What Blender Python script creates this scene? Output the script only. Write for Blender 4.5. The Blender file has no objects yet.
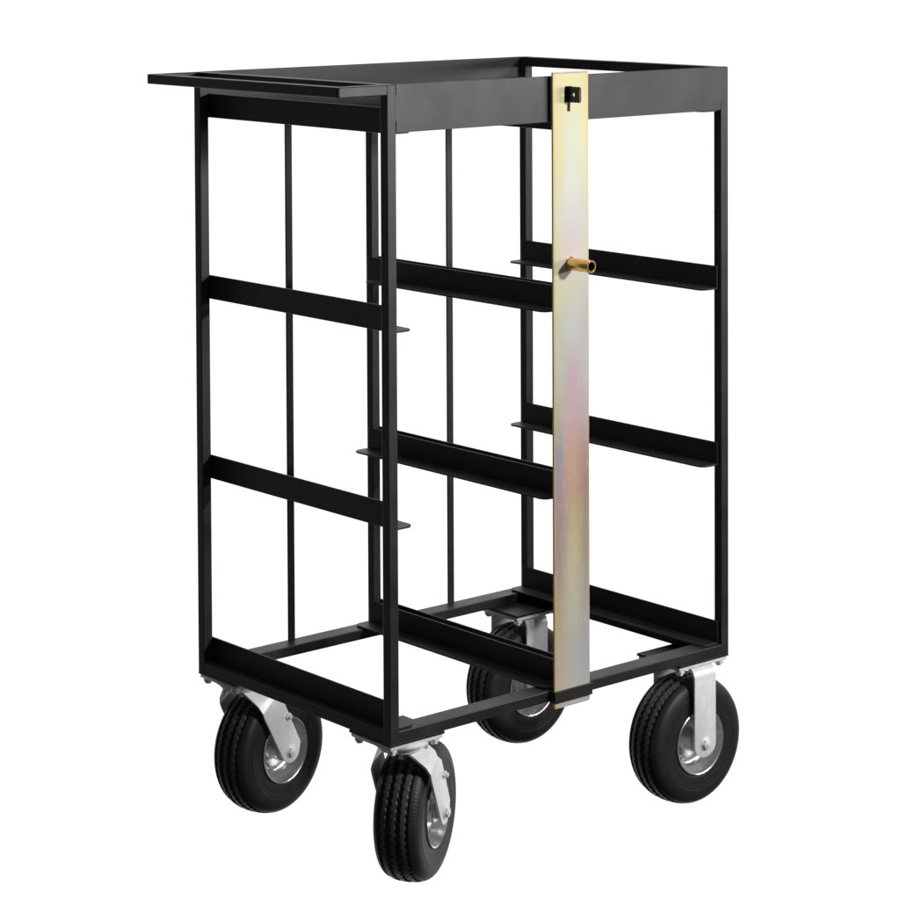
import bpy, bmesh, math, random
from mathutils import Vector, Matrix
random.seed(4)
I = 0.0254                      # the cart is measured in inches
W, D, H, T = 29.56, 20.44, 40.0, 0.70
GZ = 10.06                       # height of the base frame's underside above the ground
S = bpy.context.scene
COL = S.collection
R = math.radians

# ------------------------------------------------------------------ materials
def new_mat(name):
    m = bpy.data.materials.new(name); m.use_nodes = True
    nt = m.node_tree
    return m, nt, nt.nodes['Principled BSDF']
def N(nt, kind, **kw):
    n = nt.nodes.new(kind)
    for k, v in kw.items(): setattr(n, k, v)
    return n
def noise(nt, scale, detail=4, rough=0.55, mapping=None):
    tc = N(nt, 'ShaderNodeTexCoord')
    n = N(nt, 'ShaderNodeTexNoise'); n.inputs['Scale'].default_value = scale
    n.inputs['Detail'].default_value = detail; n.inputs['Roughness'].default_value = rough
    if mapping:
        mp = N(nt, 'ShaderNodeMapping'); mp.inputs['Scale'].default_value = mapping
        nt.links.new(tc.outputs['Object'], mp.inputs['Vector']); nt.links.new(mp.outputs[0], n.inputs['Vector'])
    else:
        nt.links.new(tc.outputs['Object'], n.inputs['Vector'])
    return n
def ramp(nt, fac, stops, interp='LINEAR'):
    r = N(nt, 'ShaderNodeValToRGB'); r.color_ramp.interpolation = interp
    cr = r.color_ramp
    while len(cr.elements) < len(stops): cr.elements.new(0.5)
    for e, (p, c) in zip(cr.elements, stops):
        e.position = p; e.color = (*c, 1) if len(c) == 3 else c
    nt.links.new(fac, r.inputs[0])
    return r
def bump(nt, src, dist, strength, b):
    bp = N(nt, 'ShaderNodeBump'); bp.inputs['Distance'].default_value = dist
    bp.inputs['Strength'].default_value = strength
    nt.links.new(src, bp.inputs['Height']); nt.links.new(bp.outputs[0], b.inputs['Normal'])

def m_powder():
    m, nt, b = new_mat('black_powder_coat')
    n1 = noise(nt, 9, 5, 0.6)
    r1 = ramp(nt, n1.outputs[0], [(0.3, (0.0145, 0.0145, 0.0155)), (0.55, (0.020, 0.020, 0.021)), (0.72, (0.029, 0.029, 0.030))])
    # tiny chips and dust specks in the paint
    ns = noise(nt, 260, 2, 0.5)
    rs = ramp(nt, ns.outputs[0], [(0.745, (0, 0, 0)), (0.775, (0.8,)*3)])
    mx = N(nt, 'ShaderNodeMix', data_type='RGBA'); nt.links.new(rs.outputs[0], mx.inputs['Factor'])
    nt.links.new(r1.outputs[0], mx.inputs[6]); mx.inputs[7].default_value = (0.10, 0.10, 0.10, 1)
    nt.links.new(mx.outputs[2], b.inputs['Base Color'])
    r2 = ramp(nt, n1.outputs[0], [(0.28, (0.37,)*3), (0.72, (0.53,)*3)])
    nt.links.new(r2.outputs[0], b.inputs['Roughness'])
    b.inputs['Specular IOR Level'].default_value = 0.42
    n2 = noise(nt, 650, 2, 0.5)
    bump(nt, n2.outputs[0], 0.0002, 0.4, b)
    return m
def m_rubber():
    m, nt, b = new_mat('black_rubber')
    n1 = noise(nt, 40, 6, 0.65)
    r1 = ramp(nt, n1.outputs[0], [(0.3, (0.014,)*3), (0.75, (0.024,)*3)])
    nt.links.new(r1.outputs[0], b.inputs['Base Color'])
    b.inputs['Roughness'].default_value = 0.5
    b.inputs['Specular IOR Level'].default_value = 0.4
    n2 = noise(nt, 900, 3, 0.6)
    bump(nt, n2.outputs[0], 0.0001, 0.3, b)
    return m
def m_zinc():
    m, nt, b = new_mat('bright_zinc_plate')
    n1 = noise(nt, 60, 5, 0.6)
    r1 = ramp(nt, n1.outputs[0], [(0.3, (0.84, 0.84, 0.87)), (0.7, (0.93, 0.93, 0.95))])
    nt.links.new(r1.outputs[0], b.inputs['Base Color'])
    b.inputs['Metallic'].default_value = 0.12
    r2 = ramp(nt, n1.outputs[0], [(0.3, (0.36,)*3), (0.7, (0.48,)*3)])
    nt.links.new(r2.outputs[0], b.inputs['Roughness'])
    bump(nt, n1.outputs[0], 0.0003, 0.2, b)
    return m
def m_rim():
    m, nt, b = new_mat('polished_rim_steel')
    n1 = noise(nt, 45, 4, 0.6)
    r1 = ramp(nt, n1.outputs[0], [(0.3, (0.66, 0.66, 0.68)), (0.7, (0.76, 0.76, 0.78))])
    nt.links.new(r1.outputs[0], b.inputs['Base Color'])
    b.inputs['Metallic'].default_value = 0.8
    b.inputs['Roughness'].default_value = 0.25
    bump(nt, n1.outputs[0], 0.0004, 0.12, b)
    return m
def m_brass():
    m, nt, b = new_mat('gold_zinc_tube')
    n1 = noise(nt, 80, 3, 0.6)
    r1 = ramp(nt, n1.outputs[0], [(0.3, (0.75, 0.46, 0.14)), (0.7, (0.92, 0.66, 0.28))])
    nt.links.new(r1.outputs[0], b.inputs['Base Color'])
    b.inputs['Metallic'].default_value = 0.78
    b.inputs['Roughness'].default_value = 0.22
    return m
def m_dark(name, c, r=0.7):
    m, nt, b = new_mat(name)
    n1 = noise(nt, 120, 3)
    r1 = ramp(nt, n1.outputs[0], [(0.3, tuple(v*0.8 for v in c)), (0.7, tuple(v*1.2 for v in c))])
    nt.links.new(r1.outputs[0], b.inputs['Base Color'])
    b.inputs['Roughness'].default_value = r
    return m
FILM_LEFT = [(0.016, (0.743, 0.606, 0.499)), (0.103, (0.637, 0.559, 0.397)), (0.167, (0.573, 0.462, 0.32)), (0.23, (0.477, 0.357, 0.357)), (0.294, (0.485, 0.335, 0.34)), (0.341, (0.426, 0.343, 0.426)), (0.405, (0.364, 0.38, 0.442)), (0.468, (0.538, 0.545, 0.39)), (0.532, (0.615, 0.65, 0.548)), (0.595, (0.625, 0.625, 0.496)), (0.659, (0.742, 0.705, 0.45)), (0.714, (0.697, 0.683, 0.491)), (0.77, (0.746, 0.731, 0.552)), (0.833, (0.742, 0.707, 0.418)), (0.897, (0.788, 0.697, 0.347)), (0.976, (0.723, 0.624, 0.333))]
FILM_MID = [(0.016, (0.69, 0.647, 0.606)), (0.103, (0.629, 0.613, 0.53)), (0.167, (0.674, 0.634, 0.488)), (0.23, (0.679, 0.617, 0.402)), (0.294, (0.624, 0.518, 0.314)), (0.341, (0.654, 0.426, 0.318)), (0.405, (0.684, 0.436, 0.343)), (0.468, (0.685, 0.47, 0.507)), (0.532, (0.672, 0.51, 0.548)), (0.595, (0.674, 0.674, 0.632)), (0.659, (0.705, 0.712, 0.544)), (0.714, (0.74, 0.615, 0.635)), (0.77, (0.717, 0.703, 0.703)), (0.833, (0.749, 0.778, 0.679)), (0.897, (0.717, 0.745, 0.587)), (0.976, (0.723, 0.656, 0.356))]
FILM_RIGHT = [(0.016, (0.622, 0.606, 0.622)), (0.103, (0.559, 0.559, 0.597)), (0.167, (0.53, 0.488, 0.43)), (0.23, (0.477, 0.402, 0.304)), (0.294, (0.454, 0.372, 0.28)), (0.341, (0.462, 0.28, 0.257)), (0.405, (0.542, 0.353, 0.333)), (0.468, (0.606, 0.507, 0.538)), (0.532, (0.65, 0.601, 0.636)), (0.595, (0.625, 0.591, 0.604)), (0.659, (0.648, 0.648, 0.569)), (0.714, (0.718, 0.697, 0.551)), (0.77, (0.717, 0.703, 0.628)), (0.833, (0.749, 0.749, 0.527)), (0.897, (0.788, 0.717, 0.394)), (0.976, (0.723, 0.624, 0.312))]
def m_chromate():
    """yellow zinc chromate: the film's hue wanders along and across the bar"""
    m, nt, b = new_mat('iridescent_yellow_zinc')
    L = nt.links
    tc = N(nt, 'ShaderNodeTexCoord'); sep = N(nt, 'ShaderNodeSeparateXYZ')
    L.new(tc.outputs['Object'], sep.inputs[0])
    nz = noise(nt, 14.0, 3, 0.5, (2.0, 1, 0.8))
    nz2 = noise(nt, 70.0, 5, 0.6, (1.6, 1, 0.5))
    def madd(src, mul, add):
        n = N(nt, 'ShaderNodeMath', operation='MULTIPLY_ADD'); L.new(src, n.inputs[0]); n.inputs[1].default_value = mul
        if isinstance(add, float): n.inputs[2].default_value = add
        else: L.new(add, n.inputs[2])
        return n.outputs[0]
    h = madd(sep.outputs['Z'], 1/(40.6*I), 0.5-0.04)
    h = madd(nz.outputs[0], 0.08, h)
    cl, cm, cr_ = [ramp(nt, h, st) for st in (FILM_LEFT, FILM_MID, FILM_RIGHT)]
    x = madd(sep.outputs['X'], 1/(1.54*I), 0.0)          # -1 .. 1 across the bar
    xn = madd(nz.outputs[0], 0.7, madd(nz2.outputs[0], 0.25, madd(x, 1.0, -0.475)))
    fl = ramp(nt, madd(xn, -1.0, 0.0), [(0.12, (0, 0, 0)), (0.72, (1, 1, 1))])
    fr = ramp(nt, xn, [(0.15, (0, 0, 0)), (0.75, (1, 1, 1))])
    def mix(f, a, c2):
        mx = N(nt, 'ShaderNodeMix', data_type='RGBA'); L.new(f, mx.inputs['Factor']); L.new(a, mx.inputs[6])
        if isinstance(c2, tuple): mx.inputs[7].default_value = (*c2, 1)
        else: L.new(c2, mx.inputs[7])
        return mx.outputs[2]
    c = mix(fl.outputs[0], cm.outputs[0], cl.outputs[0])
    c = mix(fr.outputs[0], c, cr_.outputs[0])
    # gold hairline along both edges, stronger on the left
    el = ramp(nt, madd(x, -1.0, 0.0), [(0.84, (0, 0, 0)), (0.97, (0.75,)*3)])
    er = ramp(nt, x, [(0.86, (0, 0, 0)), (0.98, (0.35,)*3)])
    c = mix(el.outputs[0], c, (0.66, 0.47, 0.17)); c = mix(er.outputs[0], c, (0.66, 0.56, 0.26))
    # small yellow freckles and faint rub marks in the plating
    fk = ramp(nt, nz2.outputs[0], [(0.58, (0, 0, 0)), (0.70, (0.5,)*3)])
    c = mix(fk.outputs[0], c, (0.74, 0.70, 0.42))
    sc = noise(nt, 30.0, 6, 0.7, (9.0, 1, 0.35))
    sk = ramp(nt, sc.outputs[0], [(0.58, (0, 0, 0)), (0.68, (0.24,)*3)])
    c = mix(sk.outputs[0], c, (0.40, 0.36, 0.30))
    mul = N(nt, 'ShaderNodeVectorMath', operation='SCALE'); L.new(c, mul.inputs[0]); mul.inputs['Scale'].default_value = 0.86
    L.new(mul.outputs[0], b.inputs['Base Color'])
    b.inputs['Metallic'].default_value = 0.05
    b.inputs['Specular IOR Level'].default_value = 0.35
    rr = ramp(nt, sc.outputs[0], [(0.3, (0.30,)*3), (0.7, (0.46,)*3)])
    L.new(rr.outputs[0], b.inputs['Roughness'])
    bump(nt, nz2.outputs[0], 0.0006, 0.15, b)
    return m
def m_goldedge():
    return m_dark('brown_gold_edge', (0.85, 0.50, 0.20), 0.35)

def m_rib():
    m, nt, b = new_mat('tread_rubber_painted_sheen')  # rib tops: reflected light painted in as a paler rubber colour
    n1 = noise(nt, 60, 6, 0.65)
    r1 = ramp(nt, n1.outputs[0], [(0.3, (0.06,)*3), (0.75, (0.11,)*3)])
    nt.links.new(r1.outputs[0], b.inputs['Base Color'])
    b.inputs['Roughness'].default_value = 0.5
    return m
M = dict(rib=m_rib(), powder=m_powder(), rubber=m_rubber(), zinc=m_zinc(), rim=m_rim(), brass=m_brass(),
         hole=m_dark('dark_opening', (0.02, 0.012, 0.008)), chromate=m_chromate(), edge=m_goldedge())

# ------------------------------------------------------------------ mesh helpers (inches in, metres out)
def link(name, bm, mats, parent=None, loc=(0, 0, 0), smooth=False, rotz=0):
    bmesh.ops.recalc_face_normals(bm, faces=bm.faces[:])
    me = bpy.data.meshes.new(name); bm.to_mesh(me); bm.free()
    for v in me.vertices: v.co *= I
    if not isinstance(mats, (list, tuple)): mats = [mats]
    for m in mats: me.materials.append(m)
    if smooth:
        for p in me.polygons: p.use_smooth = True
        me.set_sharp_from_angle(angle=R(38))
    o = bpy.data.objects.new(name, me); COL.objects.link(o)
    o.location = Vector(loc)*I; o.rotation_euler = (0, 0, rotz)
    if parent: o.parent = parent
    return o
def b_box(bm, x0, x1, y0, y1, z0, z1, bev=0.0, seg=2):
    vs = [bm.verts.new(c) for c in ((x0,y0,z0),(x1,y0,z0),(x1,y1,z0),(x0,y1,z0),(x0,y0,z1),(x1,y0,z1),(x1,y1,z1),(x0,y1,z1))]
    fs = [bm.faces.new([vs[i] for i in f]) for f in ((0,3,2,1),(4,5,6,7),(0,1,5,4),(1,2,6,5),(2,3,7,6),(3,0,4,7))]
    if bev > 0:
        es = list({e for f in fs for e in f.edges})
        bmesh.ops.bevel(bm, geom=es, offset=bev, segments=seg, profile=0.5, affect='EDGES')
def b_prism(bm, pts, lo, hi, axis='z', bev=0.0):
    """closed outline pts extruded between lo and hi along axis; outline given in the other two axes"""
    def co(p, h):
        return {'z': (p[0], p[1], h), 'x': (h, p[0], p[1]), 'y': (p[0], h, p[1])}[axis]
    a = [bm.verts.new(co(p, lo)) for p in pts]; b = [bm.verts.new(co(p, hi)) for p in pts]
    n = len(pts); fs = [bm.faces.new(a[::-1]), bm.faces.new(b)]
    for i in range(n): fs.append(bm.faces.new((a[i], a[(i+1) % n], b[(i+1) % n], b[i])))
    if bev > 0:
        bmesh.ops.recalc_face_normals(bm, faces=fs)
        es = list(set(fs[0].edges) | set(fs[1].edges))
        bmesh.ops.bevel(bm, geom=es, offset=bev, segments=2, profile=0.5, affect='EDGES')
def b_cyl(bm, c, r, h0, h1, axis='z', n=24, bev=0.0, r2=None):
    pts = [(math.cos(2*math.pi*k/n), math.sin(2*math.pi*k/n)) for k in range(n)]
    r2 = r if r2 is None else r2
    def co(p, rad, h):
        u, v = p[0]*rad, p[1]*rad
        return {'z': (c[0]+u, c[1]+v, h), 'x': (h, c[0]+u, c[1]+v), 'y': (c[0]+u, h, c[1]+v)}[axis]
    a = [bm.verts.new(co(p, r, h0)) for p in pts]; b = [bm.verts.new(co(p, r2, h1)) for p in pts]
    fs = [bm.faces.new(a[::-1]), bm.faces.new(b)]
    for i in range(n): fs.append(bm.faces.new((a[i], a[(i+1) % n], b[(i+1) % n], b[i])))
    if bev > 0:
        bmesh.ops.recalc_face_normals(bm, faces=fs)
        bmesh.ops.bevel(bm, geom=list(set(fs[0].edges) | set(fs[1].edges)), offset=bev, segments=2, profile=0.5, affect='EDGES')
def b_lathe(bm, prof, n=64, closed=False):
    """prof: (offset along y, radius); turned about the y axis"""
    rings = []
    for (o, r) in prof:
        rings.append([bm.verts.new((r*math.cos(2*math.pi*k/n), o, r*math.sin(2*math.pi*k/n))) for k in range(n)])
    m = len(rings)
    for i in range(m if closed else m-1):
        A, B = rings[i], rings[(i+1) % m]
        for k in range(n): bm.faces.new((A[k], A[(k+1) % n], B[(k+1) % n], B[k]))
    return rings

# ------------------------------------------------------------------ the cart
CX, CY = W/2, D/2
root = bpy.data.objects.new('crate_cart', None); COL.objects.link(root)
root.empty_display_size = 0.2
root.location = (CX*I, CY*I, 0)
root['label'] = 'tall black steel crate cart with open shelf rails, gold locking bar and four rubber wheels'
root['category'] = 'cart'
def L3(x, y, z): return (x-CX, y-CY, z+GZ)
def boxpart(name, x0, x1, y0, y1, z0, z1, mat=None, bev=0.05, parent=root):
    c = ((x0+x1)/2, (y0+y1)/2, (z0+z1)/2)
    bm = bmesh.new()
    b_box(bm, x0-c[0], x1-c[0], y0-c[1], y1-c[1], z0-c[2], z1-c[2], bev)
    return link(name, bm, mat or M['powder'], parent, L3(*c))
TB = 0.055
# base: flat rectangular tube, 1.4 wide, lying round the four sides
BW = 1.40
def ring_frame(name, x0, x1, y0, y1, w, z0, z1, bev):
    bm = bmesh.new()
    def loop(a, z): return [bm.verts.new(q) for q in ((x0+a-CX, y0+a-CY, z), (x1-a-CX, y0+a-CY, z), (x1-a-CX, y1-a-CY, z), (x0+a-CX, y1-a-CY, z))]
    o0, o1, i0, i1 = loop(0, z0), loop(0, z1), loop(w, z0), loop(w, z1)
    for k in range(4):
        k2 = (k+1) % 4
        for q in ((o0[k], o0[k2], o1[k2], o1[k]), (i0[k], i1[k], i1[k2], i0[k2]), (o1[k], o1[k2], i1[k2], i1[k]), (o0[k], i0[k], i0[k2], o0[k2])): bm.faces.new(q)
    es = [e for e in bm.edges if not ((e.verts[0] in o1+o0) ^ (e.verts[1] in o1+o0))]
    bmesh.ops.bevel(bm, geom=es, offset=bev, segments=2, profile=0.5, affect='EDGES')
    return link(name, bm, M['powder'], root, (0, 0, GZ))
ring_frame('base_frame', 0.012, W-0.012, 0.012, D-0.012, BW, 0.006, T, 0.05)
# posts
for (x, y) in ((0, 0), (W-T, 0), (0, D-T), (W-T, D-T)):
    boxpart('corner_post', x+0.004, x+T-0.004, y+0.004, y+T-0.004, 0.0, H-0.004, bev=TB)
XM = 14.75
boxpart('middle_post', XM-0.33, XM+0.33, D-0.66, D-0.006, T-0.05, 36.66, bev=TB)
boxpart('middle_post', XM-0.33, XM+0.33, 0.21, 0.87, T-0.05, 36.6, bev=TB)
# thin upright flats across the back
for x in (7.40, 21.72):
    boxpart('back_bar', x, x+0.52, D-0.17, D-0.012, T-0.03, 37.4, bev=0.02)
# top: deep flats front and back, light tube left and right
boxpart('top_band', T-0.06, W-T+0.06, 0.022, 0.20, 37.08, H, bev=0.02)
boxpart('top_band', T-0.06, W-T+0.06, D-0.20, D-0.022, 36.92, H, bev=0.02)
boxpart('top_side_tube', 0.0, T, T, D-T, 39.30, H-0.006, bev=0.04)
boxpart('top_side_tube', W-T, W, T, D-T, 39.30, H-0.006, bev=0.04)

# weld beads where bands and rails meet the posts
def weld(name, pts, rad):
    bm = bmesh.new()
    for (p, q) in pts:
        p, q = Vector(p), Vector(q); n = max(2, int((q-p).length/(rad*1.3)))
        for k in range(n+1):
            c = p.lerp(q, k/n)
            g = bmesh.ops.create_icosphere(bm, subdivisions=1, radius=rad*random.uniform(0.8, 1.2))
            bmesh.ops.translate(bm, verts=g['verts'], vec=c)
    o = link(name, bm, M['powder'], root, (-CX, -CY, GZ), smooth=True)
for (p, q) in [((T, 0.02, 37.15), (T, 0.02, 37.75)), ((T, 0.02, 39.4), (T, 0.04, 39.98)), ((T, 0.03, 37.08), (1.3, 0.04, 37.07)),
               ((W-T, 0.02, 37.1), (W-T, 0.02, 37.5)), ((W-T, 0.04, 39.97), (W-0.2, 0.1, 39.99)), ((T, 0.03, 0.71), (T, 0.6, 0.71)), ((W-T, 0.03, 0.71), (W-T, 0.6, 0.71))]:
    weld('weld_bead', [(p, q)], 0.045)

# shelf rails: steel angle, upright leg outside, ledge turned in with clipped round corners
def rail(name, xleg, side, z, y0=0.28, y1=D-0.28, leg=1.45, led=1.50, th=0.13, ly1=0):
    """side=+1: ledge points to +x.  z = top face of the ledge"""
    yc = (y0+y1)/2; bm = bmesh.new(); hl = (y1-y0)/2
    xa, xb = (0, th) if side > 0 else (-th, 0)
    b_box(bm, xa, xb, -hl, hl, -th, leg, 0.035)
    r = 0.55; pts = []
    s = side; x1 = s*led; x0 = s*th*0.9
    pts.append((x0, -hl+0.002)); 
    for k in range(7):
        a = k/6*math.pi/2; pts.append((x1-s*r+s*r*math.sin(a), -hl+0.002+r-r*math.cos(a)))
    for k in range(7):
        a = k/6*math.pi/2; pts.append((x1-s*r+s*r*math.cos(a), hl-ly1-0.002-r+r*math.sin(a)))
    pts.append((x0, hl-ly1-0.002))
    b_prism(bm, pts, -th+0.003, 0, 'z', 0.02)
    return link(name, bm, M['powder'], root, L3(xleg, yc, z))
for z in (0.83, 13.05, 25.05, 37.10):
    rail('shelf_rail', T+0.003, 1, z)
    rail('shelf_rail', W-T-0.003, -1, z)
    if z < 30:
        rail('shelf_rail', XM-0.333, -1, z, ly1=(1.25 if z > 20 else 0))
        rail('shelf_rail', XM+0.333, 1, z)
boxpart('top_cross_rail', XM-0.75, XM+0.75, 0.215, D-0.215, 36.50, 37.02, bev=0.04)

# push handle: square tube loop standing out past the left side
HX = -3.70
bm = bmesh.new()
def tube_path(bm, pts, w, z0, z1):
    pass
outer = [(0.0, 0.0), (HX+0.06, 0.0)]
r = 0.16
def arc(cx_, cy_, r_, a0, a1, n=5): return [(cx_+r_*math.cos(R(a0+(a1-a0)*k/n)), cy_+r_*math.sin(R(a0+(a1-a0)*k/n))) for k in range(n+1)]
HT = 0.62
out = [(-0.002, 0.004)] + arc(HX+r, 0.004+r, r, 270, 180) + arc(HX+r, D-r, r, 180, 90) + [(-0.002, D-0.004)]
inn = [(-0.002, D-HT), (HX+HT, D-HT), (HX+HT, HT), (-0.002, HT)]
z0, z1 = 39.36, 40.0
def ring_prism(bm, outl, z0, z1, bev):
    b_prism(bm, outl, z0, z1, 'z', bev)
b_prism(bm, out + inn, z0, z1, 'z', 0.06)
link('push_handle', bm, M['powder'], root, L3(0, 0, 0))

# mounting plates under the corners
PX, PY = 4.30, 4.10
PXR = 4.75
for (x, y, p_) in ((0, 0, PX), (W-PXR, 0, PXR), (0, D-PY, PX), (W-PXR, D-PY, PXR)):
    boxpart('mounting_plate', x+0.008, x+p_-0.008, y+0.008, y+PY-0.008, -0.17, 0.004, bev=0.015)

# ------------------------------------------------------------------ locking bar at the front
YF, YB = -0.34, -0.20
SX0, SX1 = 13.16, 16.24
SC = (SX0+SX1)/2
xs = [SX0, 14.20, 14.40, 14.66, 14.80, SX1]; zs = [-0.44, 37.72, 38.28, 39.32, 40.16]
HOLE = {(1, 2), (2, 2), (3, 2), (2, 1)}              # keyhole: wide above, narrow below
bm = bmesh.new(); zc = (zs[0]+zs[-1])/2
V = {}
for j, y in enumerate((YF, YB)):
    for i, x in enumerate(xs):
        for k, z in enumerate(zs): V[i, j, k] = bm.verts.new((x-SC, y-YF, z-zc))
def addq(q, mi):
    f = bm.faces.new([V[t_] for t_ in q]); f.material_index = mi
def solid(i, k): return 0 <= i < len(xs)-1 and 0 <= k < len(zs)-1 and (i, k) not in HOLE
for i in range(len(xs)-1):
    for k in range(len(zs)-1):
        if not solid(i, k): continue
        addq([(i,0,k),(i+1,0,k),(i+1,0,k+1),(i,0,k+1)], 0)
        addq([(i,1,k),(i,1,k+1),(i+1,1,k+1),(i+1,1,k)], 0)
        if not solid(i-1, k): addq([(i,0,k),(i,0,k+1),(i,1,k+1),(i,1,k)], 1)
        if not solid(i+1, k): addq([(i+1,0,k),(i+1,1,k),(i+1,1,k+1),(i+1,0,k+1)], 1)
        if not solid(i, k-1): addq([(i,0,k),(i,1,k),(i+1,1,k),(i+1,0,k)], 1)
        if not solid(i, k+1): addq([(i,0,k+1),(i+1,0,k+1),(i+1,1,k+1),(i,1,k+1)], 1)
for v in [v for v in bm.verts if not v.link_faces]: bm.verts.remove(v)
es = [e for e in bm.edges if all(abs(abs(v.co.x)-(SX1-SX0)/2) < 1e-4 for v in e.verts) and abs(e.verts[0].co.y-e.verts[1].co.y) > 0.05
      and (abs(e.verts[0].co.z-(zs[0]-zc)) < 1e-4)]
bmesh.ops.bevel(bm, geom=es, offset=0.16, segments=3, profile=0.5, affect='EDGES')
bar = link('locking_bar', bm, [M['chromate'], M['edge']], root, L3(SC, YF, zc))
bar['label'] = 'gold and pearly zinc plated flat bar down the front'
md = bar.modifiers.new('bevel', 'BEVEL'); md.width = 0.02*I; md.segments = 2; md.limit_method = 'ANGLE'
# short lip bent back over the top of the bar
bm = bmesh.new(); b_box(bm, -(SX1-SX0)/2+0.01, (SX1-SX0)/2-0.01, 0.0, 0.17, 0, 0.08, 0.025)
link('bar_lip', bm, M['chromate'], bar, (0, 0.0, (zs[-1]-zc)+0.004))
# pull peg: hollow tube welded on
PXc, PZc, PR, PLn = 14.66, 27.97, 0.41, 1.95
bm = bmesh.new()
prof = [(0, PR), (-0.12, PR), (-PLn+0.05, PR), (-PLn, PR-0.04), (-PLn, PR-0.10), (-PLn+0.04, PR-0.13), (-0.3, PR-0.13)]
b_lathe(bm, prof, 40)
ring = [v for v in bm.verts if abs(v.co.y+0.3) < 1e-5]
f = bm.faces.new(sorted(ring, key=lambda v: math.atan2(v.co.z, v.co.x))); f.material_index = 1
for f in bm.faces:
    if all((v.co.x**2+v.co.z**2) < (PR-0.11)**2 for v in f.verts): f.material_index = 1
peg = link('pull_peg', bm, [M['brass'], M['hole']], bar, (PXc-SC, 0, PZc-zc), smooth=True)
bm = bmesh.new(); prof = [(0.0, PR+0.07), (-0.05, PR+0.05), (-0.08, PR+0.005)]
b_lathe(bm, prof, 40)
link('peg_weld', bm, M['brass'], bar, (PXc-SC, 0, PZc-zc), smooth=True)
# black spacer behind the bar, staple for the padlock, bracket that traps its foot
boxpart('bar_spacer', SX0-0.06, SX1-0.1, -0.195, -0.002, 37.05, 39.92, bev=0.02)
bm = bmesh.new()   # staple: plate standing out through the slot, with a round hole
hl, hh, hr, n = 0.60, 0.50, 0.16, 24
cy_, cz_ = -0.30, 0.0
outl = []; inl = []
for k in range(n):
    a = 2*math.pi*k/n; c, s = math.cos(a), math.sin(a)
    q = min(hl/abs(c) if abs(c) > 1e-6 else 9, hh/abs(s) if abs(s) > 1e-6 else 9)
    outl.append((c*q, s*q)); inl.append((cy_*0+c*hr-0.02, s*hr))
for xx in (-0.1, 0.1):
    pass
vo = [[bm.verts.new((x, p[0], p[1])) for p in outl] for x in (-0.09, 0.09)]
vi = [[bm.verts.new((x, p[0], p[1])) for p in inl] for x in (-0.09, 0.09)]
for k in range(n):
    k2 = (k+1) % n
    bm.faces.new((vo[0][k], vo[0][k2], vi[0][k2], vi[0][k])); bm.faces.new((vo[1][k], vi[1][k], vi[1][k2], vo[1][k2]))
    bm.faces.new((vo[0][k], vo[1][k], vo[1][k2], vo[0][k2])); bm.faces.new((vi[0][k], vi[0][k2], vi[1][k2], vi[1][k]))
link('padlock_staple', bm, M['powder'], root, L3(14.58, -0.76, 38.80))
bm = bmesh.new()
b_box(bm, 13.04, SX1+0.08, -0.52, -0.375, -0.03, 0.72, 0.03)
b_box(bm, 13.04, 13.15, -0.374, -0.002, -0.02, 0.71, 0.0)
b_box(bm, SX1+0.01, SX1+0.07, -0.374, -0.002, -0.02, 0.71, 0.0)
link('bar_bracket', bm, M['powder'], root, (-CX, -CY, GZ))
bm = bmesh.new(); b_cyl(bm, (0, 0), 0.09, 0, 0.06, 'z', 12, 0.02)
link('rivet', bm, M['zinc'], root, L3(13.35, 1.55, 0.705))

# ------------------------------------------------------------------ casters
WR, WW, ZC = 4.37, 3.07, -5.69      # wheel radius, tyre width, axle height below the frame
def tyre_mesh():
    bm = bmesh.new()
    per, sub = 58, 8; n = per*sub
    base = [(1.20, 2.10), (1.34, 2.20), (1.42, 2.25), (1.46, 2.34), (1.475, 2.50), (1.485, 2.64), (1.50, 2.655), (1.505, 2.70), (1.50, 2.73), (1.515, 2.90), (1.53, 3.05),
            (1.535, 3.16), (1.53, 3.24), (1.542, 3.26), (1.54, 3.30), (1.52, 3.32), (1.51, 3.46), (1.485, 3.62), (1.45, 3.76), (1.40, 3.88), (1.34, 3.98), (1.26, 4.06), (1.17, 4.13), (1.08, 4.18)]
    def crown(u): return WR - 0.15*abs(u)**2.4
    tread = []; u = 1.0
    while u > -1.0001: tread.append((u, crown(u))); u -= 0.04
    prof = base + tread + [(-o, r) for o, r in base[::-1]]
    rings = []
    gr = (-0.93, -0.315, 0.315, 0.93)
    for (o, r_) in prof:
        row = []
        for k in range(n):
            ph = (k % sub)/sub; tri = 4*abs(ph-0.5)-1
            rr = r_; off = o
            if abs(o) <= 1.0:
                for g in gr:
                    d = abs(o-(g+0.05*tri))
                    if d < 0.165: rr -= 0.10*min(1.0, (0.165-d)/0.04)
                
            elif 3.7 < r_ < 4.15 and (k % 4) < 1:
                rr -= 0.007; off = o*0.995
            a = 2*math.pi*k/n
            row.append(bm.verts.new((rr*math.cos(a), off, rr*math.sin(a))))
        rings.append(row)
    for i in range(len(rings)-1):
        A, B = rings[i], rings[i+1]
        for k in range(n):
            f = bm.faces.new((A[k], A[(k+1) % n], B[(k+1) % n], B[k]))
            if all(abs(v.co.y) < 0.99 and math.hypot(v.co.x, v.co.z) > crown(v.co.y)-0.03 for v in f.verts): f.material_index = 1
    return bm
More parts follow.
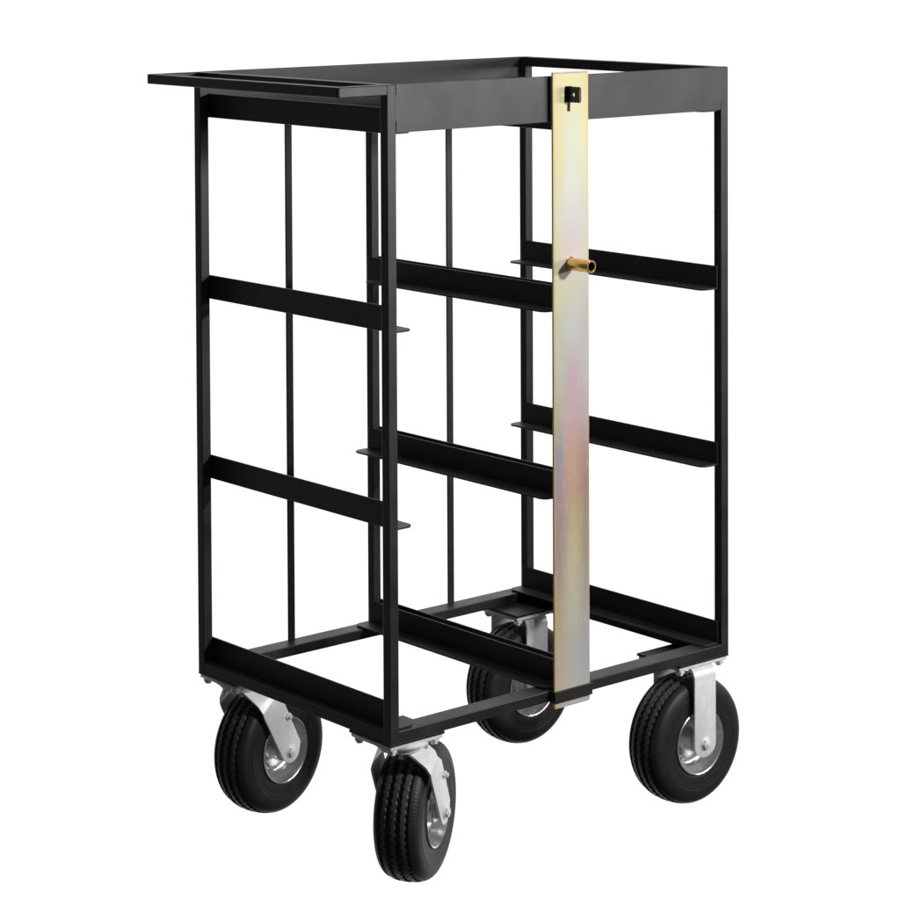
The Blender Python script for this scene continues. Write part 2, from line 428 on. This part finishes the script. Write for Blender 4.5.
def rim_mesh():
    bm = bmesh.new()
    for s in (1, -1):
        b_lathe(bm, [(s*o, r_) for o, r_ in ((1.20, 2.10), (1.42, 2.23), (1.52, 2.22), (1.55, 2.17), (1.52, 2.11), (1.38, 2.06), (1.05, 1.97), (0.70, 1.90), (0.48, 1.78), (0.36, 1.55),
                     (0.32, 1.20), (0.36, 0.90), (0.52, 0.82), (0.60, 0.76), (1.30, 0.74), (1.36, 0.68), (1.38, 0.50), (1.66, 0.46), (1.70, 0.42), (1.70, 0.2))], 72)
        for k in range(4):
            a = math.pi/4+k*math.pi/2+0.3
            cx_, cz_ = 1.32*math.cos(a), 1.32*math.sin(a)
            if s < 0:
                b_cyl(bm, (cx_, cz_), 0.19, -0.30, -0.46, 'y', 6, 0.02); b_cyl(bm, (cx_, cz_), 0.09, -0.46, -0.62, 'y', 10, 0.02)
            else: b_cyl(bm, (cx_, cz_), 0.19, 0.30, 0.46, 'y', 6, 0.02)
    b_cyl(bm, (0, 0), 0.40, -1.71, 1.71, 'y', 24)
    return bm
def axle_mesh(half):
    bm = bmesh.new()
    b_cyl(bm, (0, 0), 0.19, -half-0.30, half+0.30, 'y', 14, 0.03)
    for s in (-1, 1):
        b_cyl(bm, (0, 0), 0.44, s*(half-0.0), s*(half+0.06), 'y', 24, 0.015)
        b_cyl(bm, (0, 0), 0.34, s*(half+0.06), s*(half+0.26), 'y', 6, 0.04)
    return bm
LO = 1.98           # fork leg outer face from the wheel's mid plane
LT = 0.16
def rigid_fork():
    """origin = axle; straight wide legs bent out of the top plate"""
    bm = bmesh.new(); top = -0.42-ZC-0.003
    hw = 1.02
    for s in (-1, 1):
        # rounded foot + straight leg outline in x,z
        pts = [(hw*math.sin(R(a)), -0.04-hw*0.86*math.cos(R(a))) for a in range(-90, 91, 15)]
        pts = [(-hw*0.99, 4.45)] + pts + [(hw*0.99, 4.45)]
        lo, hi = (LO-LT, LO) if s > 0 else (-LO, -LO+LT)
        b_prism(bm, pts, lo, hi, 'y', 0.03)
        # bend at the top
        rr = 0.62
        n = 8; prev = None
        for k in range(n+1):
            a = math.pi/2*k/n
            ring_ = []
            for rad in (rr, rr-LT):
                yy = s*(LO-rr+rad*math.cos(a)); zz = 4.45+rad*math.sin(a)*(top-4.45)/rr
                for x in (-hw*0.99, hw*0.99): ring_.append(bm.verts.new((x, yy, zz)))
            if prev:
                p = prev
                for (i, j) in ((0, 1), (1, 3), (3, 2), (2, 0)): bm.faces.new((p[i], p[j], ring_[j], ring_[i]))
            prev = ring_
        bm.faces.new((prev[0], prev[1], prev[3], prev[2]))
    b_box(bm, -hw, hw, -LO+0.62, LO-0.62, top-LT, top, 0.0)
    return bm
OFS = 2.68          # swivel trail
def swivel_fork():
    """origin = axle; x = rolling direction, the swivel axis stands at x = -OFS"""
    bm = bmesh.new(); zt = -0.42-ZC
    # raceway under the plate
    b_cyl(bm, (-OFS, 0), 1.75, zt-0.20, zt-0.004, 'z', 40, 0.05)
    b_cyl(bm, (-OFS, 0), 1.50, zt-0.42, zt-0.20, 'z', 40, 0.05)
    zc0 = zt-0.42
    # crown plate
    b_cyl(bm, (-OFS, 0), 1.36, zc0-0.16, zc0+0.0, 'z', 40, 0.03)
    b_cyl(bm, (-OFS, 0), 0.34, zc0-0.50, zc0-0.16, 'z', 6, 0.04)
    b_cyl(bm, (-OFS, 0), 0.20, zc0-0.85, zc0-0.50, 'z', 12, 0.02, r2=0.06)
    for s in (-1, 1):
        # sloping web from the crown out to the leg, folded along a slanted line
        c_in = [Vector((-OFS-0.95, s*0.70, zc0-0.10)), Vector((-OFS+1.35, s*0.95, zc0-0.06))]
        l_out = [Vector((-2.72, s*(LO-LT/2), 3.17)), Vector((-1.50, s*(LO-LT/2), 4.02))]
        mid = [(c_in[e]*0.22+l_out[e]*0.78)+Vector((0, s*0.07, 0.10)) for e in range(2)]
        mid0 = [(c_in[e]*0.6+l_out[e]*0.4)+Vector((0, s*0.03, 0.07)) for e in range(2)]
        rows = []
        for q, (row_, nn) in enumerate(((c_in, Vector((0, 0, 1))), (mid0, Vector((-0.3, s*0.6, 0.75))), (mid, Vector((-0.25, s*0.75, 0.6))), (l_out, Vector((0, s*1.0, 0.0))))):
            nn = nn.normalized()
            rows.append([(bm.verts.new(p_+nn*LT/2), bm.verts.new(p_-nn*LT/2)) for p_ in row_])
        for q in range(3):
            A, B = rows[q], rows[q+1]
            bm.faces.new((A[0][0], A[1][0], B[1][0], B[0][0])); bm.faces.new((A[0][1], B[0][1], B[1][1], A[1][1]))
            bm.faces.new((A[0][0], B[0][0], B[0][1], A[0][1])); bm.faces.new((A[1][0], A[1][1], B[1][1], B[1][0]))
        # leg
        foot = [(0.02+0.86*math.sin(R(a)), 0.02-0.80*math.cos(R(a))) for a in range(-62, 76, 12)]
        pts = [(-0.65, 3.50), (-1.50, 4.02), (-2.72, 3.17), (-2.60, 2.85)] + foot + [(0.98, 0.45)]
        lo, hi = (LO-LT, LO) if s > 0 else (-LO, -LO+LT)
        b_prism(bm, pts, lo, hi, 'y', 0.03)
        # brace bolt near the rear edge of the leg
        b_cyl(bm, (-0.28, 2.45), 0.25, s*LO, s*(LO+0.16), 'y', 6, 0.04)
        b_cyl(bm, (-0.28, 2.45), 0.15, s*(LO+0.16), s*(LO+0.30), 'y', 12, 0.03)
    return bm
me_cache = {}
def caster(cx_, cy_, wx, wy, th, swivel, px0, py0, label=None):
    """plate corner px0,py0; wheel centre wx,wy; th = rotation of rolling direction"""
    pxx = PX if swivel else PXR
    pw, pd = pxx-0.2, PY-0.2
    cx0, cy0 = px0+pxx/2, py0+PY/2
    bm = bmesh.new(); b_box(bm, -pw/2, pw/2, -pd/2, pd/2, -0.42, -0.174, 0.02)
    for sx in (-1, 1):
        for sy in (-1, 1):
            b_cyl(bm, (sx*(pw/2-0.38), sy*(pd/2-0.36)), 0.33, -0.68, -0.42, 'z', 6, 0.05)
            b_cyl(bm, (sx*(pw/2-0.38), sy*(pd/2-0.36)), 0.22, -0.82, -0.68, 'z', 12, 0.08)
    base = link('caster', bm, M['zinc'], root, L3(cx0, cy0, 0), smooth=True)
    base['label'] = 'swivel caster turned aside, with slanted fork' if swivel else 'fixed caster with straight upright fork'
    loc = (wx-cx0, wy-cy0, ZC)
    def sub(name, key, fn, mat, smooth=True):
        if key not in me_cache:
            o = link(name, fn(), mat, base, loc, smooth=smooth, rotz=th); me_cache[key] = o
        else:
            o = me_cache[key].copy(); COL.objects.link(o); o.parent = base
            o.location = Vector(loc)*I; o.rotation_euler = (0, 0, th)
        return o
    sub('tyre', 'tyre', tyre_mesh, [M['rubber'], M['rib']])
    sub('rim', 'rim', rim_mesh, M['rim'])
    sub('axle_bolt', 'axle', lambda: axle_mesh(LO), M['zinc'])
    if swivel: sub('fork', 'sfork', swivel_fork, M['zinc'])
    else: sub('fork', 'rfork', rigid_fork, M['zinc'])
    return base
tA, tC = R(31.5), R(12)
caster(0, 0, 4.42, 3.06, tA, True, 0, 0)
caster(0, 0, 4.70, 18.97, tC, True, 0, D-PY)
caster(0, 0, 27.14, 1.84, 0, False, W-PXR, 0)
caster(0, 0, 27.08, 18.64, 0, False, W-PXR, D-PY)

# ------------------------------------------------------------------ camera
fpx = 2496.73; pc = (456.97, 18.18)
Cp = Vector((-93.4797, -116.5989, 48.963+GZ))*I
ya, pi_, ro = 0.703998, -0.0333113, -0.00450194
fw = Vector((math.cos(pi_)*math.sin(ya), math.cos(pi_)*math.cos(ya), math.sin(pi_)))
rt = Vector((math.cos(ya), -math.sin(ya), 0)); up = rt.cross(fw)
r2 = rt*math.cos(ro)+up*math.sin(ro); u2 = -rt*math.sin(ro)+up*math.cos(ro)
cam = bpy.data.cameras.new('camera'); co = bpy.data.objects.new('camera', cam); COL.objects.link(co)
m3 = Matrix((r2, u2, -fw)).transposed()
co.matrix_world = Matrix.Translation(Cp) @ m3.to_4x4()
cam.sensor_width = 36; cam.lens = fpx/900*36
cam.shift_x = (450-pc[0])/900; cam.shift_y = (pc[1]-450)/900
cam.clip_start = 0.05; cam.clip_end = 200
S.camera = co

# ------------------------------------------------------------------ studio light
def area(name, loc, target, sx, sy, power, col=(1, 1, 1)):
    l = bpy.data.lights.new(name, 'AREA'); l.shape = 'RECTANGLE'; l.size = sx*I; l.size_y = sy*I
    l.energy = power; l.color = col
    o = bpy.data.objects.new(name, l); COL.objects.link(o)
    p = Vector(loc)*I; o.location = p
    d = Vector(target)*I-p
    o.rotation_euler = d.to_track_quat('-Z', 'Y').to_euler()
    return o
tg = (15, 0, 38+GZ)
area('key_softbox', (15+26, -78, 50+GZ), tg, 6, 6, 40, (1, 0.99, 0.97))
area('side_softbox', (15+95, -95, 43+GZ), (15, 0, 38+GZ), 55, 12, 34)
area('top_softbox', (10, 4, 118+GZ), (15, 10, 20), 70, 60, 28)
w = bpy.data.worlds.new('World'); S.world = w; w.use_nodes = True
nt = w.node_tree; nt.nodes.clear()
outn = nt.nodes.new('ShaderNodeOutputWorld'); bg = nt.nodes.new('ShaderNodeBackground')
tcn = nt.nodes.new('ShaderNodeTexCoord'); dp = nt.nodes.new('ShaderNodeVectorMath'); dp.operation = 'DOT_PRODUCT'
nt.links.new(tcn.outputs['Generated'], dp.inputs[0])
dp.inputs[1].default_value = (0.63, 0.765, -0.10)
# white paper sweep on the far side of the cart, dark studio on the near side
rp = nt.nodes.new('ShaderNodeValToRGB')
rp.color_ramp.elements[0].position = 0.50; rp.color_ramp.elements[0].color = (0.05, 0.05, 0.052, 1)
rp.color_ramp.elements[1].position = 0.66; rp.color_ramp.elements[1].color = (1.08, 1.08, 1.08, 1)
nt.links.new(dp.outputs['Value'], rp.inputs[0]); nt.links.new(rp.outputs[0], bg.inputs['Color'])
bg.inputs['Strength'].default_value = 1.0
nt.links.new(bg.outputs[0], outn.inputs['Surface'])

S.view_settings.view_transform = 'Standard'; S.view_settings.look = 'None'
S.view_settings.exposure = 0; S.view_settings.gamma = 1
